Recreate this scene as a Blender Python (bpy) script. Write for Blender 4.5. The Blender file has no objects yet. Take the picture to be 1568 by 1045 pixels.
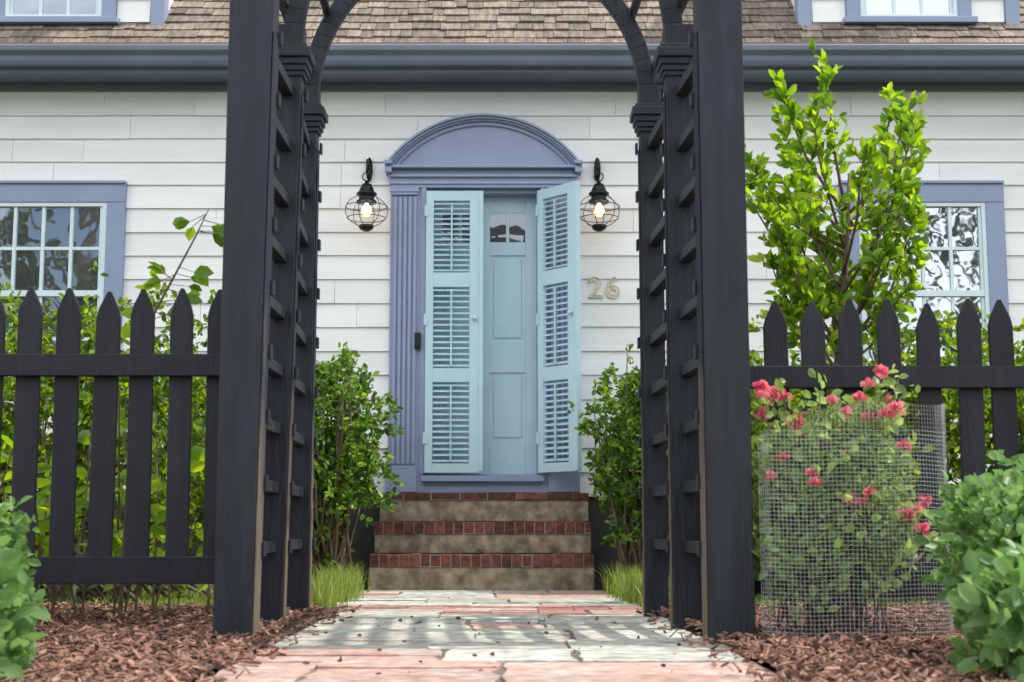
import bpy, math, random
import numpy as np
from mathutils import Vector, Matrix, noise
random.seed(7); rng=np.random.default_rng(7)
S=bpy.context.scene
R=math.radians
# ---------------------------------------------------------------- helpers
def group(name, loc=(0,0,0)):
    e=bpy.data.objects.new(name,None); e.empty_display_size=.2
    S.collection.objects.link(e); return e
def link(o,parent=None):
    S.collection.objects.link(o)
    if parent: o.parent=parent
    return o
class MB:
    def __init__(s): s.v=[];s.f=[];s.m=[]
    def add(s,vs,fs,m=0,M=None):
        n=len(s.v)
        if M is not None: vs=[tuple(M@Vector(v)) for v in vs]
        s.v+=list(vs); s.f+=[tuple(i+n for i in f) for f in fs]; s.m+=[m]*len(fs)
    def box(s,x0,x1,y0,y1,z0,z1,m=0,M=None):
        s.add([(x0,y0,z0),(x1,y0,z0),(x1,y1,z0),(x0,y1,z0),(x0,y0,z1),(x1,y0,z1),(x1,y1,z1),(x0,y1,z1)],
              [(0,3,2,1),(4,5,6,7),(0,1,5,4),(1,2,6,5),(2,3,7,6),(3,0,4,7)],m,M)
    def prism(s,poly,ax,a0,a1,m=0,M=None):
        def P(p,a):
            if ax=='x': return (a,p[0],p[1])
            if ax=='y': return (p[0],a,p[1])
            return (p[0],p[1],a)
        n=len(poly)
        vs=[P(p,a0) for p in poly]+[P(p,a1) for p in poly]
        fs=[tuple(range(n))[::-1],tuple(range(n,2*n))]+[(i,(i+1)%n,n+(i+1)%n,n+i) for i in range(n)]
        s.add(vs,fs,m,M)
    def tube(s,pts,r,n=6,m=0,M=None,closed=False):
        pts=[Vector(p) for p in pts]; N=len(pts)
        rs=r if isinstance(r,(list,tuple)) else [r]*N
        vs=[];ref=None
        for i,p in enumerate(pts):
            if closed: t=pts[(i+1)%N]-pts[i-1]
            else: t=pts[min(i+1,N-1)]-pts[max(i-1,0)]
            if t.length<1e-9: t=Vector((0,0,1))
            t.normalize()
            if ref is None: ref=t.orthogonal().normalized()
            a=(ref-t*ref.dot(t))
            a=a.normalized() if a.length>1e-6 else t.orthogonal().normalized()
            ref=a; b=t.cross(a)
            for k in range(n):
                c=2*math.pi*k/n
                vs.append(tuple(p+(a*math.cos(c)+b*math.sin(c))*rs[i]))
        fs=[]
        for i in range(N if closed else N-1):
            j=(i+1)%N
            for k in range(n):
                fs.append((i*n+k,i*n+(k+1)%n,j*n+(k+1)%n,j*n+k))
        if not closed: fs+= [tuple(range(n))[::-1],tuple((N-1)*n+k for k in range(n))]
        s.add(vs,fs,m,M)
    def lathe(s,prof,c,n=24,m=0):
        vs=[];fs=[]
        for r,z in prof:
            for k in range(n):
                a=2*math.pi*k/n; vs.append((c[0]+r*math.cos(a),c[1]+r*math.sin(a),c[2]+z))
        for i in range(len(prof)-1):
            for k in range(n):
                fs.append((i*n+k,i*n+(k+1)%n,(i+1)*n+(k+1)%n,(i+1)*n+k))
        s.add(vs,fs,m)
    def obj(s,name,mats,parent=None,bevel=0,smooth=False):
        me=bpy.data.meshes.new(name); me.from_pydata(s.v,[],s.f)
        for m in (mats if isinstance(mats,(list,tuple)) else [mats]): me.materials.append(m)
        me.polygons.foreach_set('material_index',s.m)
        if smooth: me.polygons.foreach_set('use_smooth',[True]*len(s.f))
        me.update()
        o=bpy.data.objects.new(name,me); link(o,parent)
        if bevel:
            b=o.modifiers.new('b','BEVEL'); b.width=bevel; b.segments=2; b.limit_method='ANGLE'
        return o
# ---------------------------------------------------------------- materials
def mat(name,c1,c2=None,rough=.6,scale=6,detail=5,bump=0,bscale=40,island=0,metal=0,stretch=(1,1,1),lo=.35,hi=.65,spec=.5,dirt=0,zfade=None):
    m=bpy.data.materials.new(name); m.use_nodes=True; nt=m.node_tree; N=nt.nodes; L=nt.links
    b=N['Principled BSDF']; b.inputs['Roughness'].default_value=rough; b.inputs['Metallic'].default_value=metal
    b.inputs['Specular IOR Level'].default_value=spec
    if c2 is None: c2=tuple(x*.8 for x in c1)
    tc=N.new('ShaderNodeTexCoord'); mp=N.new('ShaderNodeMapping'); mp.inputs['Scale'].default_value=stretch
    L.new(tc.outputs['Object'],mp.inputs[0])
    nz=N.new('ShaderNodeTexNoise'); nz.inputs['Scale'].default_value=scale; nz.inputs['Detail'].default_value=detail
    nz.inputs['Roughness'].default_value=.65
    L.new(mp.outputs[0],nz.inputs['Vector'])
    mr=N.new('ShaderNodeMapRange'); mr.inputs[1].default_value=lo; mr.inputs[2].default_value=hi
    fac=nz.outputs[0]
    if zfade:   # blend by height: c1 near the ground, c2 higher up
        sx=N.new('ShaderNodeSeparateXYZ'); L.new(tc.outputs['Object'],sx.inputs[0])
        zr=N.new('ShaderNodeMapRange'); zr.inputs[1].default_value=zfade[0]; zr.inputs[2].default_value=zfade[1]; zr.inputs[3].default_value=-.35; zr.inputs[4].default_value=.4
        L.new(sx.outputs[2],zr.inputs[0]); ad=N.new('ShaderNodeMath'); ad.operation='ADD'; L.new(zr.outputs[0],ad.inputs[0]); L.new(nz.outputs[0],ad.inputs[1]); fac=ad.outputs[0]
    L.new(fac,mr.inputs[0])
    mx=N.new('ShaderNodeMix'); mx.data_type='RGBA'
    mx.inputs[6].default_value=(*c1,1); mx.inputs[7].default_value=(*c2,1); L.new(mr.outputs[0],mx.inputs[0])
    col=mx.outputs[2]
    geo=N.new('ShaderNodeNewGeometry')
    if island:
        wn=N.new('ShaderNodeTexWhiteNoise'); wn.noise_dimensions='1D'; L.new(geo.outputs['Random Per Island'],wn.inputs['W'])
        ri=N.new('ShaderNodeMapRange'); ri.inputs[3].default_value=1-island; ri.inputs[4].default_value=1+island
        L.new(wn.outputs[0],ri.inputs[0])
        hs=N.new('ShaderNodeHueSaturation'); L.new(ri.outputs[0],hs.inputs['Value']); L.new(col,hs.inputs['Color']); col=hs.outputs[0]
    if dirt:
        n3=N.new('ShaderNodeTexNoise'); n3.inputs['Scale'].default_value=bscale*.35; n3.inputs['Detail'].default_value=8; L.new(mp.outputs[0],n3.inputs['Vector'])
        r4=N.new('ShaderNodeMapRange'); r4.inputs[1].default_value=.35; r4.inputs[2].default_value=.7; r4.inputs[3].default_value=1-dirt; r4.inputs[4].default_value=1+dirt*.3
        L.new(n3.outputs[0],r4.inputs[0])
        h2=N.new('ShaderNodeHueSaturation'); L.new(r4.outputs[0],h2.inputs['Value']); L.new(col,h2.inputs['Color']); col=h2.outputs[0]
    L.new(col,b.inputs['Base Color'])
    if bump:
        n2=N.new('ShaderNodeTexNoise'); n2.inputs['Scale'].default_value=bscale; n2.inputs['Detail'].default_value=6
        L.new(mp.outputs[0],n2.inputs['Vector'])
        bp=N.new('ShaderNodeBump'); bp.inputs['Strength'].default_value=bump; bp.inputs['Distance'].default_value=.01
        L.new(n2.outputs[0],bp.inputs['Height']); L.new(bp.outputs[0],b.inputs['Normal'])
    return m
def leafmat(name,cols,trans=.35,rough=.4):
    m=bpy.data.materials.new(name); m.use_nodes=True; nt=m.node_tree; N=nt.nodes; L=nt.links
    b=N['Principled BSDF']; b.inputs['Roughness'].default_value=rough; b.inputs['Specular IOR Level'].default_value=.4
    geo=N.new('ShaderNodeNewGeometry'); cr=N.new('ShaderNodeValToRGB')
    e=cr.color_ramp.elements
    while len(e)<len(cols): e.new(.5)
    for i,c in enumerate(cols): e[i].position=i/(len(cols)-1); e[i].color=(*c,1)
    L.new(geo.outputs['Random Per Island'],cr.inputs[0]); L.new(cr.outputs[0],b.inputs['Base Color'])
    t=N.new('ShaderNodeBsdfTranslucent')
    hs=N.new('ShaderNodeHueSaturation'); hs.inputs['Hue'].default_value=.485; hs.inputs['Value'].default_value=2.1; hs.inputs['Saturation'].default_value=1.1
    L.new(cr.outputs[0],hs.inputs['Color']); L.new(hs.outputs[0],t.inputs[0])
    mx=N.new('ShaderNodeMixShader'); mx.inputs[0].default_value=trans
    L.new(b.outputs[0],mx.inputs[1]); L.new(t.outputs[0],mx.inputs[2]); L.new(mx.outputs[0],N['Material Output'].inputs[0])
    return m
m_side=mat('siding_paint',(.83,.85,.835),(.75,.765,.75),rough=.55,scale=3,bump=.15,bscale=90,island=.05,stretch=(.4,1,3))
m_trim=mat('periwinkle_paint',(.26,.315,.46),(.23,.285,.42),rough=.45,scale=4,bump=.08)
m_gut=mat('slate_blue_paint',(.15,.18,.24),(.12,.15,.20),rough=.4,scale=2)
m_aqua=mat('aqua_paint',(.46,.64,.71),(.42,.60,.67),rough=.45,scale=5,bump=.05)
m_aqua2=mat('aqua_white_paint',(.66,.78,.80),(.60,.72,.75),rough=.4,scale=5)
PC,PC2=(.020,.026,.037),(.013,.017,.025)
m_post=mat('charcoal_wood_paint',PC,PC2,rough=.5,scale=5,bump=.4,bscale=30,stretch=(3,3,.35),dirt=.3,spec=.35)
m_lowbrown=mat('low_brown_wood',(.13,.105,.08),PC,rough=.8,scale=4,bump=.4,bscale=30,stretch=(3,3,.5),zfade=(.1,1.5),spec=.2)  # brown near the ground, blending into the post colour higher up
m_fence=mat('fence_paint',(.014,.017,.024),(.009,.011,.016),rough=.5,scale=5,bump=.4,bscale=30,stretch=(3,3,.35),dirt=.3,island=.3,spec=.35)
m_found=mat('foundation',(.06,.065,.055),(.035,.04,.035),rough=.9,bump=.3)
m_shing=mat('cedar_shingle',(.26,.205,.155),(.15,.125,.10),rough=.85,scale=9,bump=.5,bscale=25,stretch=(4,1,1),island=.32,dirt=.4)
m_copper=mat('copper_drip',(.25,.10,.07),rough=.5)
m_brick=mat('brick',(.25,.08,.052),(.14,.05,.038),rough=.85,scale=20,bump=.5,bscale=90,island=.4,dirt=.45)
m_mortar=mat('mortar',(.32,.29,.25),(.2,.18,.15),rough=.95,bump=.4,bscale=80)
m_riser=mat('riser_stone',(.44,.36,.26),(.20,.145,.09),rough=.9,scale=5,bump=.7,bscale=40,dirt=.5,lo=.42,hi=.72)
m_slab=mat('path_stone',(.48,.50,.44),(.39,.35,.30),rough=.88,scale=2.6,bump=.6,bscale=40,island=.18,dirt=.5,lo=.42,hi=.66)
m_pink=mat('pink_stone',(.46,.28,.23),(.45,.40,.35),rough=.9,scale=4,bump=.5,bscale=50,island=.18,dirt=.4,lo=.45,hi=.7)
m_pbrick=mat('path_brick',(.42,.20,.155),(.33,.16,.13),rough=.9,scale=15,bump=.4,bscale=80,island=.25,dirt=.35)
m_sand=mat('joint_sand',(.17,.145,.11),(.07,.06,.045),rough=1,scale=30,bump=.6)
m_mulchg=mat('mulch_base',(.085,.04,.026),(.035,.02,.014),rough=1,scale=40,bump=1,bscale=80)
m_chip=mat('mulch_chips',(.28,.145,.10),(.14,.078,.055),rough=.9,scale=50,island=.65)
m_ground=mat('lawn_ground',(.055,.085,.02),(.07,.06,.03),rough=1,scale=5,bump=.6)
m_bounce_walk=mat('bounce_sidewalk',(.42,.41,.38),(.36,.35,.33),rough=.9,scale=4,bump=.3)
m_bounce_road=mat('bounce_asphalt',(.10,.10,.10),(.08,.08,.08),rough=.9,scale=10,bump=.3)
m_bark=mat('bark',(.17,.125,.09),(.09,.065,.045),rough=.9,scale=20,bump=.4)
m_metal=mat('lantern_metal',(.022,.024,.024),rough=.4,metal=.6)
m_brass=mat('brass',(.76,.67,.47),rough=.35,metal=.3)
m_dark=mat('dark_interior',(.012,.012,.014),rough=.8)
m_wire=mat('galvanised_wire',(.62,.64,.66),rough=.45,metal=.2)
m_knob=mat('knob',(.6,.68,.7),rough=.3)
def glassmat(nm,refl,clear=False):
    m=bpy.data.materials.new(nm); m.use_nodes=True; nt=m.node_tree; N=nt.nodes; L=nt.links
    b=N['Principled BSDF']; b.inputs['Base Color'].default_value=(.03,.035,.038,1); b.inputs['Roughness'].default_value=.5
    base=b.outputs[0]
    if clear: base=N.new('ShaderNodeBsdfTransparent').outputs[0]
    g=N.new('ShaderNodeBsdfGlossy'); g.inputs['Roughness'].default_value=.015; g.inputs[0].default_value=(.85,.93,1,1)
    if not clear:
        tc=N.new('ShaderNodeTexCoord'); nz=N.new('ShaderNodeTexNoise'); nz.inputs['Scale'].default_value=3; L.new(tc.outputs['Object'],nz.inputs['Vector'])
        bp=N.new('ShaderNodeBump'); bp.inputs['Strength'].default_value=.08; bp.inputs['Distance'].default_value=.02; L.new(nz.outputs[0],bp.inputs['Height']); L.new(bp.outputs[0],g.inputs['Normal'])
    mx=N.new('ShaderNodeMixShader'); mx.inputs[0].default_value=refl
    L.new(base,mx.inputs[1]); L.new(g.outputs[0],mx.inputs[2]); L.new(mx.outputs[0],N['Material Output'].inputs[0]); return m
m_glass=glassmat('window_glass',.42); m_dglass=glassmat('door_glass',.16); m_globe=glassmat('globe_glass',.07,True)
def emis(name,c,s):
    m=bpy.data.materials.new(name); m.use_nodes=True; b=m.node_tree.nodes['Principled BSDF']
    b.inputs['Base Color'].default_value=(*c,1); b.inputs['Emission Color'].default_value=(*c,1); b.inputs['Emission Strength'].default_value=s; return m
m_bulb=emis('bulb',(1,.55,.22),4.5)
l_hedge=leafmat('hedge_leaf',[(.035,.085,.012),(.08,.155,.018),(.15,.24,.025),(.28,.36,.035)],.45)
l_holly=leafmat('holly_leaf',[(.028,.08,.014),(.055,.13,.02),(.11,.21,.03),(.22,.33,.045)],.42)
l_tree=leafmat('tree_leaf',[(.07,.15,.02),(.12,.24,.025),(.20,.34,.035),(.34,.47,.05)],.48)
l_rose=leafmat('rose_leaf',[(.12,.20,.05),(.18,.28,.08),(.28,.39,.13)],.4)
l_fg=leafmat('fg_leaf',[(.08,.17,.05),(.12,.23,.07),(.19,.32,.11)],.4)
l_far=leafmat('far_leaf',[(.02,.04,.01),(.04,.07,.015),(.06,.09,.02)],.2)
l_grass=leafmat('grass_blade',[(.08,.15,.02),(.13,.22,.03),(.22,.30,.06),(.32,.32,.13)],.4)
l_pink=leafmat('petal_pink',[(.55,.08,.15),(.66,.17,.22),(.76,.36,.32)],.2)
l_dead=leafmat('dead_leaf',[(.05,.03,.02),(.12,.06,.03),(.2,.13,.07)],.1,.8)
# ---------------------------------------------------------------- foliage
def norm(a): return a/np.maximum(np.linalg.norm(a,axis=-1,keepdims=True),1e-9)
def leafmesh(name,P,D,Ls,mat_,parent=None,w=.28,fold=.25,droop=.15):
    P=np.asarray(P,float);D=norm(np.asarray(D,float));Ls=np.asarray(Ls,float)[:,None];n=len(P)
    rv=rng.normal(size=(n,3)); rv[:,2]*=.35
    s=norm(np.cross(D,rv)); nn=np.cross(s,D); flip=np.sign(nn[:,2:3]+1e-9); nn*=flip
    W=Ls*w
    v=np.stack([P,P+D*Ls*.35+s*W*.85+nn*W*fold,P+D*Ls*.72+s*W*.8+nn*W*fold-nn*Ls*droop*.4,P+D*Ls-nn*Ls*droop,
                P+D*Ls*.72-s*W*.8+nn*W*fold-nn*Ls*droop*.4,P+D*Ls*.35-s*W*.85+nn*W*fold],1).reshape(-1,3)
    me=bpy.data.meshes.new(name)
    me.vertices.add(n*6); me.vertices.foreach_set('co',v.ravel())
    idx=(np.arange(n)[:,None]*6+np.array([0,1,2,3,0,3,4,5])[None]).ravel()
    me.loops.add(n*8); me.loops.foreach_set('vertex_index',idx)
    me.polygons.add(n*2); me.polygons.foreach_set('loop_start',np.arange(n*2)*4)
    me.polygons.foreach_set('use_smooth',np.ones(n*2,bool))
    me.update(calc_edges=True); me.validate()
    me.materials.append(mat_)
    return link(bpy.data.objects.new(name,me),parent)
def whorls(T,D,k,L,spread=1.0,var=.3):
    T=np.repeat(np.asarray(T),k,0); D=np.repeat(norm(np.asarray(D)),k,0)
    n=len(T); r=rng.normal(size=(n,3)); d=norm(D*.75+norm(r)*spread)
    T=T+rng.normal(size=(n,3))*L*.35
    return T,d,L*(1+rng.uniform(-var,var,n))
def shrub(name,blobs,ntips,k,L,lm,base,stems=30,w=.28,inner=.35,lump=.18,lf=3.2,srad=.008,zmin=0.05):
    g=group(name); T=[];D=[]
    tot=sum(b[3]*b[4]+b[4]*b[5]+b[3]*b[5] for b in blobs)
    for b in blobs:
        n=int(ntips*(b[3]*b[4]+b[4]*b[5]+b[3]*b[5])/tot)
        for i in range(n):
            d=norm(rng.normal(size=3))
            if d[2]<-.5 and rng.random()<.6: d[2]*=-1
            rr=1+lump*2*noise.noise(Vector(d*lf)+Vector((b[0]*3,b[1],b[2])))
            if noise.noise(Vector(d*5.5)+Vector((b[2]*7,b[0],b[1])))<-.18: rr*=.68
            dens= rng.random()
            if dens<inner: rr*=rng.uniform(.55,.93)
            elif dens>.90: rr*=rng.uniform(1.04,1.2)
            p=np.array([b[0]+d[0]*b[3]*rr,b[1]+d[1]*b[4]*rr,b[2]+d[2]*b[5]*rr])
            if p[2]<zmin: continue
            T.append(p);D.append(norm(d+np.array([0,0,.5])))
    P,Dd,Ls=whorls(T,D,k,L)
    leafmesh('foliage',P,Dd,Ls,lm,g,w=w)
    mb=MB()
    sel=rng.choice(len(T),min(stems,len(T)),replace=False)
    for i in sel:
        t=Vector(T[i]); bb=Vector((base[0]+rng.normal()*base[3],base[1]+rng.normal()*base[3]*.5,base[2]))
        mid=bb.lerp(t,.5)+Vector((rng.normal()*.05,rng.normal()*.05,.06)); mid.x=bb.x*.4+t.x*.6
        q=bb.lerp(mid,.5)+Vector(rng.normal(size=3)*.02)
        mb.tube([bb,q,mid,mid.lerp(t,.6)+Vector(rng.normal(size=3)*.02),t],[srad*1.5,srad*1.2,srad,srad*.6,srad*.3],5)
    mb.obj('stems',m_bark,g,smooth=True)
    return g
# ================================================================ GROUND
def sheet(name,x0,x1,y0,y1,nx,ny,z,amp,f,mat_):
    xs=np.linspace(x0,x1,nx);ys=np.linspace(y0,y1,ny)
    v=[(x,y,z+amp*noise.noise(Vector((x*f,y*f,1.3)))+amp*.5*noise.noise(Vector((x*f*4,y*f*4,4)))) for y in ys for x in xs]
    fc=[(j*nx+i,j*nx+i+1,(j+1)*nx+i+1,(j+1)*nx+i) for j in range(ny-1) for i in range(nx-1)]
    me=bpy.data.meshes.new(name);me.from_pydata(v,[],fc);me.materials.append(mat_);me.polygons.foreach_set('use_smooth',[True]*len(fc))
    return link(bpy.data.objects.new(name,me))
mb=MB(); mb.box(-400,400,-400,400,-.5,-.03); mb.obj('ground',m_ground)
mb=MB(); 
for i in range(30): mb.box(-22.5+i*1.5+.006,-21+i*1.5-.006,-1.2,.6,-.06,0)
mb.obj('bounce_sidewalk',m_bounce_walk,bevel=.01)  # unseen paving behind the camera, added to bounce light onto the facade
mb=MB(); mb.box(-200,200,-9.5,-1.36,-.1,-.02); mb.obj('bounce_road',m_bounce_road)  # unseen street surface, added with the paving for the same bounce
mb=MB(); mb.box(-200,200,-1.355,-1.205,-.2,.01); mb.obj('bounce_kerb',m_bounce_walk,bevel=.01)
def pathL(y): return -.80-.20*min(max((y-3.8)/5.6,0),1)
def pathR(y): return .715-.09*min(max((y-3.8)/5.6,0),1)
mb=MB(); mb.prism([(-.84,.6),(.75,.6),(.75,3.8),(.65,9.5),(-1.03,9.5),(-.84,3.8)],'z',-.04,-.002); mb.obj('path_bed',m_sand)
g=group('mulch_bed')
for x0,x1 in ((-4.5,-.82),(.73,4.5)):
    o=sheet('soil',x0,x1,1.5,7.0,80,110,.012,.03,2.2,m_mulchg); o.parent=g
def chips(n,xr,yr):
    mb=MB()
    for i in range(n):
        y=yr[0]+(yr[1]-yr[0])*random.random()**1.3; x=random.uniform(*xr)
        inside=pathL(y)<x<pathR(y)
        if inside and random.random()<.80: continue
        l=random.uniform(.012,.055);w=random.uniform(.004,.014);t=random.uniform(.002,.005)
        M=Matrix.Translation((x,y,.03+random.uniform(-.008,.018)-(.012 if inside else 0)))@Matrix.Rotation(random.uniform(0,6.3),4,'Z')@Matrix.Rotation(random.gauss(0,.35),4,'Y')@Matrix.Rotation(random.gauss(0,.5),4,'X')
        mb.box(-l/2,l/2,-w/2,w/2,-t/2,t/2,0,M)
    return mb
chips(9500,(-2.4,-.72),(3.3,7.0)).obj('chips',m_chip,g)
chips(9500,(.58,2.4),(3.3,7.0)).obj('chips',m_chip,g)
# ================================================================ PATH
g=group('stone_path')
mb=MB(); mbk=MB()
def cell(u0,u1,y0,y1):
    W=(u1-u0)*1.6; Dp=y1-y0
    mw=random.uniform(.55,1.15); md=random.uniform(.36,.68)
    if W>mw and (W/mw>Dp/md):
        s=random.uniform(.3,.7); um=u0+(u1-u0)*s; cell(u0,um,y0,y1); cell(um,u1,y0,y1); return
    if Dp>md:
        s=random.uniform(.33,.67); ym=y0+Dp*s; cell(u0,u1,y0,ym); cell(u0,u1,ym,y1); return
    ex0=random.uniform(-.04,.02) if u0<.01 else 0; ex1=random.uniform(-.02,.04) if u1>.99 else 0
    gp=random.uniform(.004,.011)
    X=lambda u,y: pathL(y)+(pathR(y)-pathL(y))*u
    c,e=y0+gp,y1-gp
    a0,b0=X(u0,y0)+gp+ex0,X(u1,y0)-gp+ex1
    j=lambda s=.016: random.uniform(-s,s)
    near=(y1<4.6 and (u0<.2 or u1>.8) and y1>3.4)
    if random.random()<.10 and Dp<.5 and not near:
        n=max(1,round((b0-a0)/.21)); bw=(b0-a0)/n; rows=max(1,round(Dp/.1)); bh=(e-c)/rows
        for r in range(rows):
            for q in range(n): mbk.box(a0+q*bw+.002,a0+(q+1)*bw-.002,c+r*bh+.002,c+(r+1)*bh-.002,-.03,.006+j(.003))
        return
    sl=[j(.045) for _ in range(4)]   # skewed, broken outline
    poly=[]
    cs=[(a0,c),(b0,c),(b0,e),(a0,e)]
    for k in range(4):
        p,q=cs[k],cs[(k+1)%4]; Ln=math.dist(p,q); m_=max(2,int(Ln/.08))
        n1=random.random()*50
        for t in range(m_):
            f=t/m_; bow=sl[k]*math.sin(math.pi*f)*.35
            w_=.016*noise.noise(Vector((n1+f*Ln*9,k,0)))
            dx,dy=(0,bow+w_) if k%2==0 else (bow+w_,0)
            jj=.015 if t==0 else .005
            poly.append((p[0]+(q[0]-p[0])*f+dx+j(jj),p[1]+(q[1]-p[1])*f+dy+j(jj)))
    mb.prism(poly,'z',-.03,.006+j(.004),1 if (near or random.random()<.20) else 0)
random.seed(21)
y=.62
while y<9.2:
    y2=min(y+random.uniform(1.0,1.7),9.44)
    if 9.44-y2<.6: y2=9.44
    cell(0,1,y,y2); y=y2
mb.obj('slabs',[m_slab,m_pink],g,bevel=.003); mbk.obj('bricks',m_pbrick,g,bevel=.003)
n=60
P=np.stack([rng.uniform(-.85,.7,n),rng.uniform(3.9,6.5,n),np.full(n,.014)],1); D=rng.normal(size=(n,3)); D[:,2]*=.1
leafmesh('fallen_leaves',P,D,rng.uniform(.01,.03,n),l_dead,None,w=.3)
# ================================================================ GRASS
def grass(name,pts,h,hv,w=.004):
    V=[];F=[]
    for (x,y) in pts:
        a=random.uniform(0,6.28); hh=h*random.uniform(1-hv,1+hv); lean=random.gauss(0,.35)*hh; b=random.uniform(0,6.28)
        cx,cy=math.cos(a)*w,math.sin(a)*w; lx,ly=math.cos(b)*lean,math.sin(b)*lean; n=len(V)
        V+=[(x-cx,y-cy,-.03),(x+cx,y+cy,-.03),(x+cx*.7+lx*.35,y+cy*.7+ly*.35,hh*.6),(x-cx*.7+lx*.35,y-cy*.7+ly*.35,hh*.6),(x+lx,y+ly,hh*.95)]
        F+=[(n,n+1,n+2,n+3),(n+3,n+2,n+4)]
    me=bpy.data.meshes.new(name);me.from_pydata(V,[],F);me.materials.append(l_grass); return link(bpy.data.objects.new(name,me))
pts=[]
for i in range(16000):
    s=random.choice((-1,1)); y=random.uniform(6.9,9.6)
    x=(pathL(y)-abs(random.gauss(0,.9))) if s<0 else (pathR(y)+abs(random.gauss(0,.9)))
    pts.append((x,y))
grass('grass',pts,.055,.5)
pts=[]
for c in range(90):
    s=random.choice((-1,1)); yc=random.uniform(6.9,9.3); xc=(pathL(yc)-abs(random.gauss(0,.14))+.03) if s<0 else (pathR(yc)+abs(random.gauss(0,.14))-.03)
    for i in range(random.randint(10,60)): pts.append((xc+random.gauss(0,.035),yc+random.gauss(0,.05)))
grass('tall_grass',pts,.14,.65,.003)
# ================================================================ HOUSE
H=group('clapboard_house')
WY=10.2; HX0,HX1=-6.6,6.2
DX0,DX1=-.624,.208
mb=MB()
mb.box(HX0,DX0-.05,WY+.002,WY+.2,.3,3.75); mb.box(DX1+.05,HX1,WY+.002,WY+.2,.3,3.75); mb.box(DX0-.05,DX1+.05,WY+.002,WY+.2,2.9,3.75)
mb.box(HX0,HX0+.2,WY+.2,16.8,.3,3.75); mb.box(HX1-.2,HX1,WY+.2,16.8,.3,3.75); mb.box(HX0,HX1,16.6,16.8,.3,3.75)
mb.prism([(WY+.05,3.75),(16.75,3.75),(13.3,7.15)],'x',HX0,HX0+.2); mb.prism([(WY+.05,3.75),(16.75,3.75),(13.3,7.15)],'x',HX1-.2,HX1)
mb.obj('walls',m_side,H)
mb=MB(); mb.box(HX0+.01,HX1-.01,WY-.006,WY+.3,-.3,.655); mb.obj('foundation',m_found,H)
wins=[(-4.02,-2.82),(2.39,3.59)]; WZ0,WZ1=1.42,2.90
mb=MB(); z=2.90-.175*13
while z<3.64:
    zt=min(z+.185,3.68); zb=max(z,.63)
    cuts=[]
    for a,b in wins:
        if zt>WZ0+.1 and zb<WZ1-.13: cuts.append((a+.05,b-.05))
    if zb<2.87: cuts.append((DX0-.1,DX1+.1))
    segs=[(HX0,HX1)]
    for a,b in sorted(cuts):
        ns=[]
        for p,q in segs:
            if a>p and b<q: ns+=[(p,a),(b,q)]
            else: ns.append((p,q))
        segs=ns
    for p,q in segs:
        x=p
        while x<q-.01:
            L=random.uniform(.4,2.2); e=min(x+L,q); 
            if q-e<.3: e=q
            yb=WY-.021+random.uniform(-.002,.002); dz=random.uniform(-.003,.002)
            mb.prism([(yb,zb+dz),(WY-.003,zt),(WY+.001,zt),(WY+.001,zb+dz)],'x',x+.0013,e-.0013)
            x=e
    z+=.175
mb.obj('clapboards',m_side,H)
mb=MB()
mb.box(HX0-.2,HX1+.2,9.86,WY-.001,3.66,3.685); mb.box(HX0-.2,HX1+.2,9.84,9.862,3.64,3.80)
mb.box(HX0,HX1,WY-.05,WY-.02,3.60,3.659)
mb.prism([(9.838,3.672),(9.77,3.672),(9.755,3.70),(9.748,3.735),(9.715,3.765),(9.712,3.80),(9.722,3.812),(9.730,3.80),(9.838,3.79)],'x',HX0-.22,HX1+.22)
mb.obj('gutter_and_soffit',m_gut,H,bevel=.003)
mb=MB(); mb.box(HX0-.24,HX1+.24,9.735,9.90,3.816,3.826); mb.obj('drip_edge',m_copper,H)
mb=MB(); mb.prism([(9.80,3.83),(13.3,7.33),(16.8,3.83),(16.8,3.77),(13.3,7.2),(9.85,3.77)],'x',HX0-.22,HX1+.22); mb.obj('roof_deck',m_shing,H)
mb=MB(); c45=math.sqrt(.5); ex=.125
for r in range(38):
    s0=-.05+r*ex
    x=HX0-.24+random.uniform(0,.1)
    while x<HX1+.24:
        w=random.uniform(.07,.24); s=s0+random.uniform(-.010,.010); t=.016+random.uniform(0,.011)
        def P(u,n): return (9.80+u*c45-n*c45, 3.835+u*c45+n*c45)
        mb.prism([P(s,.004),P(s,t+.004),P(s+ex*1.7,.006),P(s+ex*1.7,.001)],'x',x+.002,x+w-.002)
        x+=w
mb.obj('roof_shingles',m_shing,H)
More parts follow.
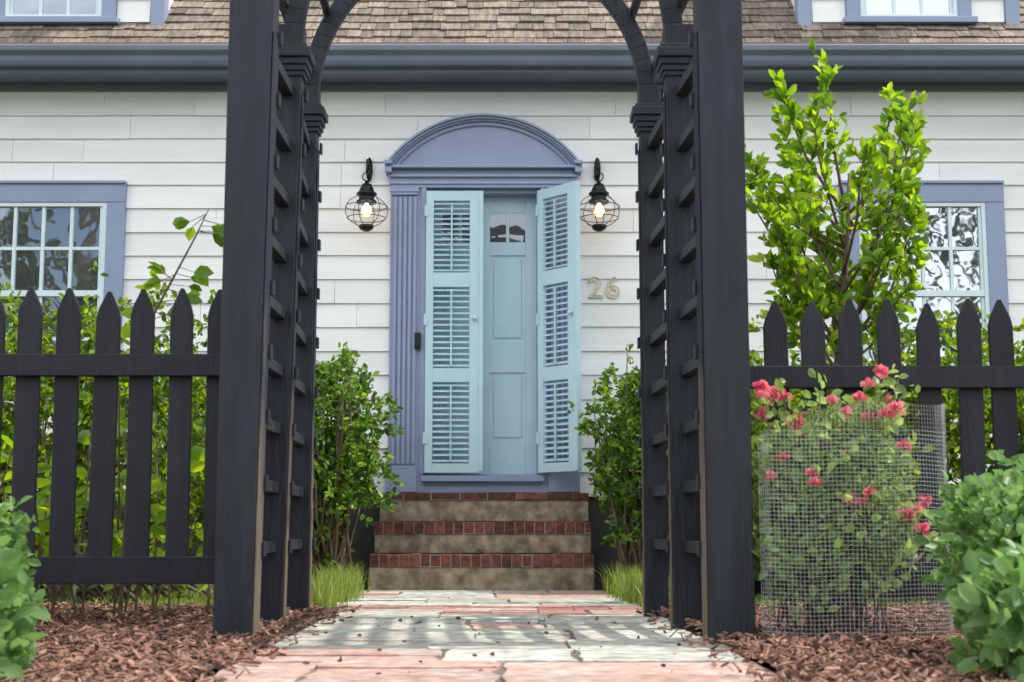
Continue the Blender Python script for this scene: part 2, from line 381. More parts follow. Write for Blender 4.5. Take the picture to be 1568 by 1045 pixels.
def window(parent,x0,x1,z0,z1,y,cols,rows,cas,sill=True):
    c=MB()
    yf=y-.045
    c.box(x0,x0+cas,yf,y+.005,z0,z1-cas-.002); c.box(x1-cas,x1,yf,y+.005,z0,z1-cas-.002)
    c.box(x0,x1,yf-.002,y+.005,z1-cas,z1)
    c.box(x0-.0,x1+.0,yf-.02,y+.005,z1+.0005,z1+.022)
    if sill: c.box(x0-.03,x1+.03,yf-.04,y+.005,z0-.045,z0-.001)
    c.obj('window_casing',m_trim,parent,bevel=.003)
    a,b,t,u=x0+cas,x1-cas,z0,z1-cas
    f=MB(); fr=.03
    f.box(a,a+fr,y-.036,y+.004,t,u); f.box(b-fr,b,y-.036,y+.004,t,u); f.box(a+fr,b-fr,y-.036,y+.004,u-fr,u); f.box(a+fr,b-fr,y-.036,y+.004,t,t+fr)
    mid=(t+u)/2; f.box(a+fr,b-fr,y-.030,y+.004,mid-.022,mid+.022)
    gx0,gx1=a+fr,b-fr
    for (q0,q1,yy) in ((t+fr,mid-.022,y-.014),(mid+.022,u-fr,y-.022)):
        st=.022
        f.box(gx0,gx0+st,yy,y+.003,q0,q1);f.box(gx1-st,gx1,yy,y+.003,q0,q1)
        for i in range(1,cols):
            xx=gx0+st+(gx1-gx0-2*st)*i/cols; f.box(xx-.012,xx+.012,yy+.001,y+.003,q0,q1)
        for i in range(1,rows):
            zz=q0+(q1-q0)*i/rows; f.box(gx0+st,gx1-st,yy+.002,y+.003,zz-.012,zz+.012)
    f.obj('window_sash',m_aqua2,parent,bevel=.002)
    g_=MB()
    for (q0,q1) in ((t+fr,mid),(mid,u-fr)):
        for i in range(cols):
            for j in range(rows):
                xa=gx0+(gx1-gx0)*i/cols; xb=gx0+(gx1-gx0)*(i+1)/cols; za=q0+(q1-q0)*j/rows; zb=q0+(q1-q0)*(j+1)/rows
                j1=random.uniform(-.0012,.0012); j2=random.uniform(-.0012,.0012)
                g_.add([(xa,y-.004+j1,za),(xb,y-.004+j2,za),(xb,y-.004-j1,zb),(xa,y-.004-j2,zb)],[(0,1,2,3)])
    g_.obj('window_glass',m_glass,parent)
for a,b in wins: window(H,a,b,WZ0,WZ1,WY-.004,4,2,.135)
for cx in (-3.35,2.90):
    x0,x1=cx-.80,cx+.80; y0=10.02; zb=4.0
    mb=MB(); mb.box(x0,x1,y0,12.2,3.95,5.5); mb.prism([(x0,5.501),(x1,5.501),(cx,6.1)],'y',y0,12.8); mb.obj('dormer_walls',m_side,H)
    mb=MB(); z=zb-.1
    while z<5.45:
        for p,q in ((x0,cx-.46),(cx+.46,x1)):
            mb.prism([(y0-.018,z),(y0-.003,z+.18),(y0,z+.18),(y0,z)],'x',p+.1 if q<cx else p,q if q<cx else q-.1)
        z+=.175
    mb.obj('dormer_clapboards',m_side,H)
    mb=MB()
    for p in (x0-.01,x1-.09): mb.box(p,p+.10,y0-.03,y0+.09,3.9,5.5)
    mb.prism([(x0-.15,5.48),(cx,6.15),(x1+.15,5.48),(x1+.15,5.56),(cx,6.25),(x0-.15,5.56)],'y',y0-.15,12.9)
    mb.obj('dormer_trim',m_trim,H)
    window(H,cx-.455,cx+.455,4.095,5.35,y0-.004,3,2,.10)
cxD=-.208
mb=MB()
for sgn in (-1,1):
    def bx(a,b,*r): 
        p,q=cxD+sgn*a,cxD+sgn*b
        mb.box(min(p,q),max(p,q),*r)
    bx(.417,.677,WY-.045,WY+.03,.66,2.868)
    bx(.417,.452,WY-.058,WY-.0455,.79,2.868)
    for i in range(5): bx(.485+i*.036,.508+i*.036,WY-.062,WY-.0455,.86,2.80)
    bx(.470,.690,WY-.075,WY-.046,.66,.80); bx(.476,.683,WY-.068,WY-.046,.801,.825); bx(.476,.672,WY-.066,WY-.046,.826,.842)
    bx(.476,.672,WY-.068,WY-.046,2.815,2.835); bx(.470,.680,WY-.075,WY-.046,2.836,2.868)
    bx(.385,.417,WY+.002,WY+.16,.79,2.87)
mb.box(cxD-.68,cxD+.68,WY-.06,WY+.03,2.87,3.005)
mb.box(cxD-.685,cxD+.685,WY-.072,WY-.061,2.895,2.915); mb.box(cxD-.69,cxD+.69,WY-.085,WY-.061,2.945,2.965)
mb.box(cxD-.70,cxD+.70,WY-.12,WY+.02,3.006,3.028)
for sgn in (-1,1):
    c=cxD+sgn*.69
    mb.box(c-.030,c+.030,WY-.15,WY-.01,3.029,3.055); mb.box(c-.024,c+.024,WY-.135,WY-.01,2.97,3.0055)
mb.box(DX0-.0,DX1+.0,WY+.0,WY+.17,2.84,2.869)
mb.box(cxD-.69,cxD+.69,WY-.05,WY+.0,.656,.70); mb.box(DX0,DX1,WY-.03,WY+.2,.656,.785)
mb.box(DX0-.02,DX1+.02,WY-.09,WY-.051,.735,.775)
def ring(r0,r1,y0,y1,zc,amax,n=48,m=0):
    for i in range(n):
        a0=-amax+2*amax*i/n; a1=-amax+2*amax*(i+1)/n
        mb.prism([(cxD+r0*math.sin(a0),zc+r0*math.cos(a0)),(cxD+r1*math.sin(a0),zc+r1*math.cos(a0)),(cxD+r1*math.sin(a1),zc+r1*math.cos(a1)),(cxD+r0*math.sin(a1),zc+r0*math.cos(a1))],'y',y0,y1,m)
Rr=.865; zc=3.405-Rr
am=math.acos((3.03-zc)/Rr)
ring(Rr-.016,Rr,WY-.14,WY-.01,zc,am); ring(Rr-.032,Rr-.0165,WY-.12,WY-.01,zc,am); ring(Rr-.045,Rr-.0325,WY-.10,WY-.01,zc,am-.01); ring(Rr-.072,Rr-.0455,WY-.075,WY-.01,zc,am-.03)
ai=math.acos((3.029-zc)/(Rr-.03))
mb.prism([(cxD+(Rr-.03)*math.sin(a),zc+(Rr-.03)*math.cos(a)) for a in np.linspace(-ai,ai,40)],'y',WY-.055,WY-.012)
mb.obj('door_surround',m_trim,H,bevel=.002)
mb=MB(); dy=WY+.12
a,b=DX0+.01,DX1-.01; W=b-a; cxd=(a+b)/2
cols=[(a+.10,cxd-.045),(cxd+.045,b-.10)]
rows=[(1.03,1.53),(1.76,2.40)]; LZ=(2.50,2.72)
mb.box(a,b,dy+.012,dy+.045,.79,2.84)
mb.box(a,cols[0][0],dy,dy+.0115,.79,2.84); mb.box(cols[1][1],b,dy,dy+.0115,.79,2.84); mb.box(cols[0][1],cols[1][0],dy,dy+.0115,.79,2.84)
for c0,c1 in cols:
    for s0,s1 in ((.79,rows[0][0]),(rows[0][1],rows[1][0]),(rows[1][1],LZ[0]),(LZ[1],2.84)): mb.box(c0,c1,dy,dy+.0115,s0,s1)
    for r0,r1 in rows: mb.box(c0+.028,c1-.028,dy+.003,dy+.0118,r0+.028,r1-.028)
    mb.box((c0+c1)/2-.012,(c0+c1)/2+.012,dy,dy+.0115,*LZ)
mb.obj('front_door',m_aqua,H,bevel=.003)
mb=MB()
for c0,c1 in cols: mb.box(c0,c1,dy+.006,dy+.0118,*LZ)
mb.obj('door_lights',m_dglass,H)
mb=MB(); mb.box(DX0-.04,DX1+.04,WY+.21,WY+.23,.3,3.0); mb.obj('hall_dark',m_dark,H)
def leaf(name,M,flip):
    w=.414; z0,z1=.795,2.838; t=.034
    mb=MB(); hs,fs=.055,.098
    secs=[(.86,1.44),(1.54,2.13),(2.235,2.765)]
    mb.box(0,hs,-t/2,t/2,z0,z1,0,M); mb.box(w-fs,w,-t/2,t/2,z0,z1,0,M)
    zz=[z0]+[s for q in secs for s in q]+[z1]
    for i in range(0,len(zz),2): mb.box(hs,w-fs,-t/2+.001,t/2-.001,zz[i],zz[i+1],0,M)
    for s0,s1 in secs:
        n=14
        for i in range(n):
            zc_=s0+(s1-s0)*(i+.5)/n
            mb.box(hs,w-fs,-.0155,.0155,-.0025,.0025,0,M@Matrix.Translation((0,0,zc_))@Matrix.Rotation((R(33)+random.gauss(0,.03))*flip,4,'X'))
        mb.box((hs+w-fs)/2-.006,(hs+w-fs)/2+.006,-.026,-.016,s0+.02,s1-.02,0,M)
    mb.box(w-.03,w+.0,-t/2-.008,-t/2-.0003,z0+.01,z1-.01,0,M)
    o=mb.obj(name,m_aqua,H,bevel=.0015)
    kb=MB()
    kp=M@Vector((w-.06,(-t/2-.02)*flip,1.9)); kb.lathe([(0,-.017),(.012,-.013),(.017,0),(.012,.013),(0,.017)],kp,14); kb.obj('knob',m_knob,H,smooth=True)
    hb=MB()
    for hz in (1.0,1.85,2.65): hb.box(-.012,.02,-t/2-.006,-t/2-.001,hz,hz+.08,0,M)
    hb.obj('hinges',m_aqua,H)
leaf('louvered_door_leaf',Matrix.Translation((DX0+.002,WY-.075,0)),1)
ang=math.atan2(-.75,.66)
leaf('louvered_door_leaf',Matrix.Translation((DX1-.012,WY-.082,0))@Matrix.Rotation(ang,4,'Z'),1)
mb=MB(); mb.box(-.700,-.655,WY-.083,WY-.0625,1.68,1.80); mb.box(-.69,-.665,WY-.10,WY-.0835,1.70,1.735); mb.obj('doorbell',m_metal,H,bevel=.004)
cu=bpy.data.curves.new('num','FONT'); cu.body='26'; cu.size=.225; cu.space_character=1.1
try: cu.fill_mode='NONE'
except Exception: pass
cu.bevel_depth=.005; cu.bevel_resolution=1
to=bpy.data.objects.new('tmp',cu); S.collection.objects.link(to)
to.rotation_euler=(R(90),0,0); to.location=(.55,WY-.028,2.06)
bpy.context.view_layer.update()
dg=bpy.context.evaluated_depsgraph_get(); me=bpy.data.meshes.new_from_object(to.evaluated_get(dg)); me.transform(to.matrix_world)
me.materials.clear(); me.materials.append(m_brass); bpy.data.objects.remove(to); link(bpy.data.objects.new('house_number',me))
def lantern(cx):
    g=group('wall_lantern'); c=(cx,WY-.20,2.665)
    mb=MB()
    mb.prism([(cx+.024*math.sin(a),3.01+.09*math.cos(a)) for a in np.linspace(0,2*math.pi,20)[:-1]],'y',WY-.045,WY-.022)
    arm=[(cx,WY-.04,3.01),(cx,WY-.09,3.035),(cx,WY-.14,3.055),(cx,WY-.18,3.045),(cx,WY-.2,3.01),(cx,WY-.2,2.94)]
    mb.tube(arm,.008,8)
    mb.tube([(cx+.032*math.cos(a),WY-.2,2.915+.032*math.sin(a)) for a in np.linspace(0,2*math.pi,20)[:-1]],.0045,6,closed=True)
    mb.lathe([(.0,.225),(.012,.222),(.016,.20),(.034,.195),(.052,.155),(.056,.14),(.072,.13),(.074,.115),(.056,.112),(.056,.08),(.072,.072),(.072,.055),(0,.055)],c)
    mb.lathe([(0,-.105),(.05,-.105),(.056,-.115),(.046,-.135),(.02,-.150),(0,-.152)],c)
    rx,rz=.152,.118
    for k in range(6):
        a=math.pi*2*k/6+.25
        pts=[]
        for t in np.linspace(R(64),R(-68),16): pts.append((c[0]+rx*math.cos(t)*math.cos(a),c[1]+rx*math.cos(t)*math.sin(a),c[2]+rz*math.sin(t)))
        mb.tube(pts,.0028,5)
    for zz in (.03,-.055):
        r=rx*math.sqrt(1-(zz/rz)**2)+.003
        mb.tube([(c[0]+r*math.cos(a),c[1]+r*math.sin(a),c[2]+zz) for a in np.linspace(0,2*math.pi,33)[:-1]],.0032,5,closed=True)
    mb.obj('frame',m_metal,g,smooth=True)
    gl=MB(); gl.lathe([((rx-.012)*math.cos(t),(rz-.006)*math.sin(t)) for t in np.linspace(R(62),R(-67),18)],c,32); gl.obj('glass_globe',m_globe,g,smooth=True)
    b=MB(); b.lathe([(0,-.045),(.018,-.04),(.034,-.02),(.038,0),(.030,.022),(.016,.045),(.013,.054),(0,.054)],c); b.obj('bulb',m_bulb,g,smooth=True)
    l=bpy.data.lights.new('glow','POINT'); l.energy=9; l.color=(1,.5,.2); l.shadow_soft_size=.038
    lo=bpy.data.objects.new('glow',l); lo.location=c; link(lo,g)
lantern(-1.045); lantern(.625)
# ================================================================ STEPS
g=group('brick_steps')
X0,X1=-.94,.54
cr=MB(); br=MB(); mo=MB()
lev=[(9.45,.235,0,.085),(9.72,.45,.235,.085),(9.98,.653,.45,.055)]
for i,(yf,zt,zb,bh) in enumerate(lev):
    xa,xb=(X0-.0,X1)
    cr.box(xa+.008*i,xb-.004*i,yf+.012,WY-.008,zb+.0005-(.05 if i==0 else 0),zt-bh-.001)
    mo.box(xa+.005,xb-.005,yf+.006,yf+.23 if i<2 else WY-.009,zt-bh,zt-.004)
    x=xa
    bw=.068 if i<2 else .2
    while x<xb-.01:
        w=min(bw*random.uniform(.93,1.07),xb-x); 
        br.box(x+.003,x+w-.004,yf+random.uniform(-.005,.005),yf+.21,zt-bh+.003+random.uniform(0,.004),zt+random.uniform(-.005,.003)); x+=w
cr.obj('risers',m_riser,g,bevel=.006); br.obj('bricks',m_brick,g,bevel=.005); mo.obj('mortar',m_mortar,g)
# ================================================================ ARBOR
A=group('garden_arbor'); mb=MB()
posts=[(4.98,.145,-1.03,-.898,.678,.838,2.75,.011),(5.74,.085,-1.03,-.915,.642,.760,2.30,.016),(6.58,.09,-1.04,-.93,.61,.715,2.30,0)]
def lbox(x0,x1,y0,y1,z0,z1,k0,k1,m=0):
    mb.add([(x0+k0*z0,y0,z0),(x1+k1*z0,y0,z0),(x1+k1*z0,y1,z0),(x0+k0*z0,y1,z0),(x0+k0*z1,y0,z1),(x1+k1*z1,y0,z1),(x1+k1*z1,y1,z1),(x0+k0*z1,y1,z1)],
              [(0,3,2,1),(4,5,6,7),(0,1,5,4),(1,2,6,5),(2,3,7,6),(3,0,4,7)],m)
for i,(y,d,l0,l1,r0,r1,zt,k) in enumerate(posts):
    lbox(l0,l1,y,y+d,-.1,zt,0 if i==0 else k,k); lbox(r0,r1,y,y+d,-.1,zt,0,0)
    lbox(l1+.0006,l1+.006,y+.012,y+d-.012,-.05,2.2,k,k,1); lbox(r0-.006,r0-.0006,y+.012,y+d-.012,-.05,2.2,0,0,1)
    for a,b in ((l0+(k*zt if i else 0),l1+k*zt),(r0,r1)):
        c=(a+b)/2; h=(b-a)/2; yc=y+d/2; o=zt-2.30
        for e,z0,z1 in ((.010,2.275,2.295),(.018,2.296,2.32),(.026,2.321,2.35),(.038,2.351,2.39),(.022,2.391,2.41),(.004,2.411,2.50)):
            mb.box(c-h-e,c+h+e,yc-d/2-e,yc+d/2+e,z0+o,z1+o)
for (y,d,l0,l1,r0,r1,zt,k) in posts:
    l1=l1+k*zt
    cx=(l1+r0)/2; Ri=(r0-l1)/2; z0=2.45+zt-2.30
    yy=(y+d*.2,y+d*.8)
    n=40
    for i in range(n):
        a0=math.pi*i/n;a1=math.pi*(i+1)/n; r_,q=Ri+.0,Ri+.08
        mb.prism([(cx+r_*math.cos(a0),z0+r_*math.sin(a0)),(cx+q*math.cos(a0),z0+q*math.sin(a0)),(cx+q*math.cos(a1),z0+q*math.sin(a1)),(cx+r_*math.cos(a1),z0+r_*math.sin(a1))],'y',*yy)
for k in range(9):
    a=R(10+k*20); Ri=.875
    M0=Vector((-.12+(Ri-.02)*math.cos(a),5.6,2.45+(Ri-.02)*math.sin(a))); M1=Vector((-.16+(Ri-.02)*math.cos(a),6.78,2.45+(Ri-.02)*math.sin(a)))
    mb.tube([M0,M1],.024,4)
def bar(p,q,hx,hz):
    p=Vector(p);q=Vector(q)
    vs=[];
    for c in (p,q):
        for sx,sz in ((-1,-1),(1,-1),(1,1),(-1,1)): vs.append((c.x+sx*hx,c.y,c.z+sz*hz))
    mb.add(vs,[(0,1,2,3),(7,6,5,4),(0,4,5,1),(1,5,6,2),(2,6,7,3),(3,7,4,0)])
for i in range(9):
    z=.33+i*.235
    for x1_,x2_,x3_ in ((-.968+.011*z,-.972+.016*z,-.985),(.758,.708,.668)):
        bar((x1_,5.10,z),(x2_,5.745,z),.026,.022); bar((x2_,5.82,z+.003),(x3_,6.585,z+.003),.026,.022)
    for (y,d,l0,l1,r0,r1,zt,k) in posts:
        lbox(l1+.0065,l1+.018,y+d-.035,y+d+.004,z-.026,z+.026,k,k); mb.box(r0-.018,r0-.0065,y+d-.035,y+d+.004,z-.026,z+.026)
mb.obj('frame',[m_post,m_lowbrown],A,bevel=.004)
# ================================================================ FENCES
def fence(xs,y,dz,xa,xb,post=None):
    g=group('picket_fence'); mb=MB()
    for x in xs:
        h=.044+random.uniform(-.002,.002); x+=random.uniform(-.005,.005); t=1.30+dz+random.uniform(-.013,.013)
        M=Matrix.Translation((x,0,0))@Matrix.Rotation(random.gauss(0,.006),4,'Y')
        mb.prism([(-h,.22+dz),(h,.22+dz),(h,t-.10),(h*.8,t-.065),(.006,t),(-.006,t),(-h*.8,t-.065),(-h,t-.10)],'y',y+.001,y+.02,0,M)
    mb.box(xa,xb,y-.038,y,.965+dz,1.048+dz); mb.box(xa,xb,y-.038,y,.20+dz,.30+dz)
    if post:
        for px in post: mb.box(px,px+.1,y-.05,y+.05,-.1,1.5 if px<0 else 2.05)
    mb.obj('pickets_and_rails',m_fence,g,bevel=.003)
    return g
fence([-1.096-.1415*i for i in range(14)],5.3,0,-3.2,-1.02,[-3.25])
fence([.995+.1425*i for i in range(14)],5.3,-.045,.83,3.0,[1.985])
# ================================================================ WIRE CAGE + ROSE
wc=MB(); pl=[(.86,4.97),(.88,4.90),(1.0,4.86),(1.20,4.85),(1.38,4.88),(1.50,4.96),(1.55,5.08),(1.56,5.24)]
pv=[Vector((a,b,0)) for a,b in pl]; seg=[(pv[i+1]-pv[i]).length for i in range(len(pv)-1)]; tot=sum(seg)
def at(s):
    for i,l in enumerate(seg):
        if s<=l: return pv[i].lerp(pv[i+1],s/l)
        s-=l
    return pv[-1]
step=.0145; n=int(tot/step); ht=.84
for i in range(n+1):
    p=at(i*step); o=.004*math.sin(i*.3); r=.0005; hh=ht+.012*math.sin(i*.11)
    if p.x<1.22: hh-=.12*(1-(p.x-.86)/.36)
    wc.tube([(p.x,p.y,0),(p.x+o,p.y,.4),(p.x,p.y,hh)],r,3)
for j in range(int((ht-.1)/step)):
    z=.01+j*step
    wc.tube([tuple(at(k*tot/24)+Vector((0,0,z+.002*math.sin(k)))) for k in range(25)],.0005,3)
for j in range(int((ht-.1)/step),int(ht/step)):
    z=.01+j*step
    wc.tube([tuple(at(k*tot/24)+Vector((0,0,z))) for k in range(25) if at(k*tot/24).x>1.1],.0005,3)
wc.obj('wire_mesh_cage',m_wire)
g=group('rose_bush'); T=[];D=[];cn=MB()
fpos=[(.89,.84),(.96,.86),(1.245,.86),(1.31,.92),(1.33,.84),(1.10,.80),(.93,.64),(1.36,.67),(1.35,.46),(1.39,.455),(1.05,.75),(1.20,.50),(1.28,.79),(.99,.72),(1.14,.66),(1.02,.56),(1.22,.62)]
tips=[(x,4.98+random.uniform(-.08,.1),z) for x,z in fpos]+[(random.uniform(.86,1.40),random.uniform(4.93,5.2),random.uniform(.35,.88)) for i in range(52)]
for t in tips:
    b=Vector((1.12+random.gauss(0,.09),5.08+random.gauss(0,.05),0)); t=Vector(t); m=b.lerp(t,.55)+Vector((random.gauss(0,.03),random.gauss(0,.03),.06)); m.x=b.x*.35+t.x*.65
    pts=[b,b.lerp(m,.5)+Vector((random.gauss(0,.01),0,0)),m,t]; cn.tube(pts,[.0055,.0045,.0035,.002],5)
    for k in range(28):
        s=random.uniform(.2,1)**.75
        p=(b.lerp(m,s*2) if s<.5 else m.lerp(t,(s-.5)*2)); 
        for q in range(3):
            T.append(np.array(p)+rng.normal(size=3)*.04); D.append(norm(rng.normal(size=3)+np.array([0,-.2,.3])))
leafmesh('leaves',T,D,rng.uniform(.026,.055,len(T)),l_rose,g,w=.34)
cn.obj('canes',m_bark,g,smooth=True)
P=[];D=[];Ls=[]
for t in tips[:17]:
    sc=random.uniform(.75,1.1)
    for sub in range(random.choice((2,2,3,4))):
        o=np.array(t)+np.array([0,-.03,.01])+rng.normal(size=3)*.03
        for k in range(16):
            d=norm(rng.normal(size=3)*np.array([1,1,.6])+np.array([0,-.3,.55])); P.append(o+d*.004);D.append(d);Ls.append(.028*sc*random.uniform(.7,1.1))
leafmesh('blooms',P,D,Ls,l_pink,g,w=.5,fold=.5,droop=-.3)
# ================================================================ YOUNG TREE
def tree():
    g=group('young_tree'); mb=MB(); T=[];D=[];Ls=[]
    tr=[Vector((1.44,6.5,-.05)),Vector((1.46,6.5,.6)),Vector((1.49,6.5,1.1)),Vector((1.53,6.5,1.4)),Vector((1.56,6.5,1.75)),Vector((1.58,6.5,2.05))]
    mb.tube(tr,[.024,.021,.018,.016,.012,.007],8)
    tips=[(1.28,2.54),(1.45,2.60),(1.38,2.36),(1.12,2.26),(1.10,1.94),(1.17,1.66),(1.84,2.50),(1.97,2.34),(1.93,2.14),(1.84,1.88),(1.57,2.15),(1.82,1.66),(1.24,1.46),(1.72,1.47),
          (1.3,1.85),(1.8,2.25),(1.7,2.0),(1.45,2.1),(1.5,1.75),(1.12,2.1),(1.90,2.42),(1.4,1.62),(1.6,1.9),(1.25,2.0),(1.36,2.2),(1.88,2.02),(1.56,1.55),(1.2,1.8),(1.35,1.5),(1.68,1.72),(1.33,2.42),(1.22,2.15)]
    def addleaf(p,d,L):
        T.append(np.array(p)); D.append(np.array(d)); Ls.append(L)
    for (tx,tz) in tips:
        ty=6.5+random.uniform(-.4,.4)
        tz-=.02 if ty>6.5 else .07
        t=Vector((tx,ty,tz)); zs=max(1.2,min(tz-.45-random.random()*.3,1.85)) 
        if tz<1.7: zs=max(1.12,tz-.35)
        k=(zs-1.1)/.95; b=Vector((1.49+k*.09,6.5,zs))
        m=b.lerp(t,.5); m.x=b.x*.35+t.x*.65; m.y=b.y*.4+t.y*.6; m.z-=.03
        pts=[b,b.lerp(m,.5)+Vector((0,0,-.01)),m,m.lerp(t,.5)+Vector((random.gauss(0,.012),0,.0)),t]
        mb.tube(pts,[.009,.0075,.006,.004,.002],6)
        def along(s):
            s*=4; i=min(int(s),3); return pts[i].lerp(pts[i+1],s-i)
        for j in range(13):
            s=.25+.75*(j+random.random())/13; p=along(min(s,1)); dr=(t-m).normalized()
            sd=Vector(norm(rng.normal(size=3))); sd=(sd+dr*.8+Vector((0,0,.4))).normalized(); L=random.uniform(.06,.16)*(1.2-s*.6)
            e=p+sd*L; mb.tube([p,p.lerp(e,.5)+Vector((0,0,-.004)),e],[.0025,.002,.0012],4)
            for q in range(random.choice((6,7,8,10))):
                u=random.uniform(.25,1); pp=p.lerp(e,u); ld=(Vector(norm(rng.normal(size=3)))*.8+sd*.7+Vector((0,0,.3))).normalized()
                addleaf(pp,ld,random.uniform(.035,.08))
        for q in range(8):
            ld=(Vector(norm(rng.normal(size=3)))*.6+(t-m).normalized()).normalized(); addleaf(along(random.uniform(.85,1)),ld,random.uniform(.045,.08))
    leafmesh('foliage',T,D,Ls,l_tree,g,w=.29,fold=.35,droop=.15)
    mb.obj('trunk_and_limbs',m_bark,g,smooth=True)
tree()
g=group('sapling'); mb=MB()
pts=[Vector(p) for p in ((-1.56,5.75,0),(-1.54,5.75,.8),(-1.49,5.75,1.22),(-1.40,5.75,1.40),(-1.30,5.72,1.58),(-1.24,5.7,1.70))]
mb.tube(pts,[.010,.009,.007,.0055,.004,.002],6)
T=[];D=[];Ls=[]
for k in range(2,len(pts)-1):
    for q in range(6 if k>2 else 9):
        p=pts[k].lerp(pts[k+1],random.random())
        sd=Vector(norm(rng.normal(size=3)*np.array([1.2,.5,.4]))); e=p+sd*random.uniform(.03,.10); mb.tube([p,e],[.0022,.0014],4)
        for j in range(2):
            d=(sd+Vector(norm(rng.normal(size=3)))*.5+Vector((0,0,.05))).normalized(); T.append(np.array(e)); D.append(np.array(d)); Ls.append(random.uniform(.05,.095))
leafmesh('leaves',T,D,Ls,l_tree,g,w=.34,fold=.3); mb.obj('stem',m_bark,g)
g=group('leafy_plant'); T=[];D=[];Ls=[];mb=MB()
for i in range(30):
    b=Vector((random.uniform(-2.5,-1.2),random.uniform(5.8,6.4),0)); t=b+Vector((random.gauss(0,.1),random.gauss(0,.1),random.uniform(.45,1.0)))
    mb.tube([b,b.lerp(t,.5)+Vector((random.gauss(0,.02),0,0)),t],[.006,.005,.003],5)
    for k in range(12):
        s=random.uniform(.3,1); T.append(np.array(b.lerp(t,s))); D.append(norm(rng.normal(size=3)*np.array([1,1,.4])+np.array([0,0,.15]))); Ls.append(random.uniform(.07,.13))
leafmesh('leaves',T,D,Ls,l_tree,g,w=.30,droop=.3); mb.obj('stems',m_bark,g)
# ================================================================ SHRUBS
def hedge(bl,nt,base,**k): return shrub('hedge',bl,nt,7,.045,l_hedge,base,**k)
hedge([(-1.95,7.6,.74,.55,.45,.70),(-2.6,7.7,.80,.6,.5,.70),(-3.3,7.7,.75,.6,.5,.70)],3500,(-2.5,7.6,0,.45),stems=110,lump=.25)
hedge([(1.75,7.7,.72,.6,.45,.68),(2.45,7.7,.75,.6,.5,.70),(3.2,7.7,.75,.6,.5,.68)],3500,(2.3,7.6,0,.45),stems=110,lump=.25)
shrub('shrub',[(-1.30,9.25,1.08,.44,.4,.40),(-1.10,9.12,.70,.26,.25,.30),(-1.9,9.3,.9,.45,.4,.55),(-1.40,9.15,.42,.30,.25,.30)],2700,7,.045,l_holly,(-1.2,9.15,0,.09),stems=150,inner=.25,lump=.30,srad=.010)
shrub('shrub',[(.98,9.3,1.06,.42,.38,.36),(.80,9.12,.75,.24,.25,.30),(1.5,9.3,.9,.5,.4,.5),(1.0,9.15,.42,.32,.25,.26)],2700,7,.045,l_holly,(.88,9.15,0,.09),stems=150,inner=.25,lump=.30,srad=.010)
shrub('leafy_shrub',[(1.53,4.25,.30,.23,.3,.25),(1.72,4.4,.32,.25,.3,.28)],620,7,.042,l_fg,(1.55,4.3,0,.05),stems=25,lump=.22,inner=.3,w=.36)
shrub('leafy_shrub',[(1.33,3.62,.10,.18,.25,.19),(1.5,3.7,.13,.25,.25,.20)],300,7,.065,l_fg,(1.35,3.6,0,.05),stems=15,lump=.22,w=.34)
shrub('leafy_shrub',[(-1.66,4.2,.24,.21,.3,.28)],380,7,.042,l_fg,(-1.68,4.2,0,.05),stems=15,lump=.22,w=.36)
shrub('leafy_shrub',[(-1.39,3.62,.09,.13,.22,.19)],200,7,.065,l_fg,(-1.4,3.6,0,.05),stems=12,lump=.22,w=.34)
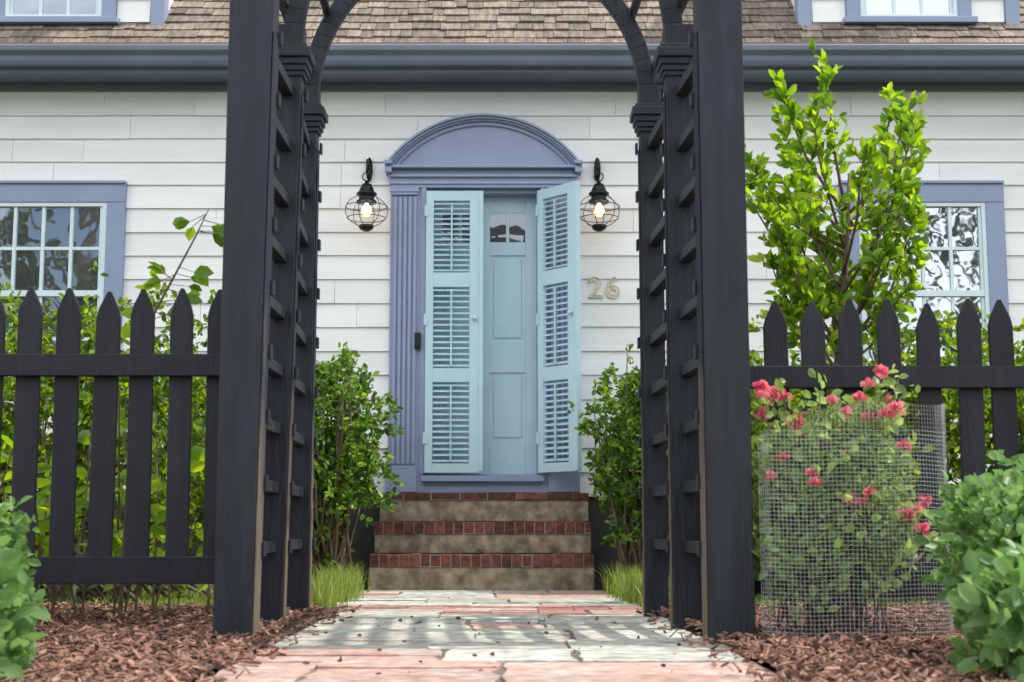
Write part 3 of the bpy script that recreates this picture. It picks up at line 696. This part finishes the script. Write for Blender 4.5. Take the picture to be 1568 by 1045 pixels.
# ================================================================ TREES BEHIND (seen in panes)
g=group('distant_trees')
T=[];mb=MB()
for (x,y,h) in ((-17.5,-22,12),(-13,-21,12.5),(-7,-26,11),(-1,-24,12),(6,-27,11),(11,-22,12),(15,-23,11.5),(21,-25,11)):
    mb.tube([(x,y,0),(x+.3,y,h*.5),(x,y,h*.9)],[.3,.2,.06],7)
    for c in range(14):
        cc=np.array([x+rng.normal()*1.9,y+rng.normal()*2,h*rng.uniform(.3,1)]); r=rng.uniform(.5,1.4)
        T.append(cc+norm(rng.normal(size=(110,3)))*r*rng.uniform(.5,1.15,(110,1)))
        mb.tube([(x,y,cc[2]*.7),tuple(cc)],[.07,.02],5)
T=np.concatenate(T); leafmesh('foliage',T,rng.normal(size=T.shape),rng.uniform(.18,.4,len(T)),l_far,g,w=.4); mb.obj('trunks',m_bark,g)
# ================================================================ LIGHT
el,az=58,84
w=bpy.data.worlds.new('World'); S.world=w; w.use_nodes=True; nt=w.node_tree; N=nt.nodes; L=nt.links
bg=N['Background']; sk=N.new('ShaderNodeTexSky'); sk.sky_type='NISHITA'; sk.sun_disc=False; sk.sun_elevation=R(el); sk.sun_rotation=R(az); sk.dust_density=2
tc=N.new('ShaderNodeTexCoord'); nz=N.new('ShaderNodeTexNoise'); nz.inputs['Scale'].default_value=2.6; nz.inputs['Detail'].default_value=8; L.new(tc.outputs['Generated'],nz.inputs['Vector'])
mr=N.new('ShaderNodeMapRange'); mr.inputs[1].default_value=.37; mr.inputs[2].default_value=.56; L.new(nz.outputs[0],mr.inputs[0])
mx=N.new('ShaderNodeMix'); mx.data_type='RGBA'; mx.inputs[7].default_value=(16.4,16.6,17.2,1); L.new(mr.outputs[0],mx.inputs[0]); L.new(sk.outputs[0],mx.inputs[6])
L.new(mx.outputs[2],bg.inputs[0]); bg.inputs[1].default_value=.15
sun=bpy.data.lights.new('sun','SUN'); sun.energy=4.6; sun.angle=R(.8); sun.color=(1,.95,.87)
so=bpy.data.objects.new('sun',sun); link(so)
sd=Vector((math.cos(R(el))*math.sin(R(az)),math.cos(R(el))*math.cos(R(az)),math.sin(R(el))))
so.rotation_euler=sd.to_track_quat('Z','Y').to_euler(); so.location=sd*20
# ================================================================ CAMERA
cam=bpy.data.cameras.new('camera'); co=bpy.data.objects.new('camera',cam); link(co); S.camera=co
co.location=(0,0,.4); co.rotation_euler=(R(90+7.53),0,0); cam.lens=50; cam.sensor_width=36; cam.clip_end=1500; cam.clip_start=.05
cam.dof.use_dof=True; cam.dof.focus_distance=9.5; cam.dof.aperture_fstop=5.6
S.view_settings.view_transform='Standard'; S.view_settings.look='None'; S.view_settings.exposure=0
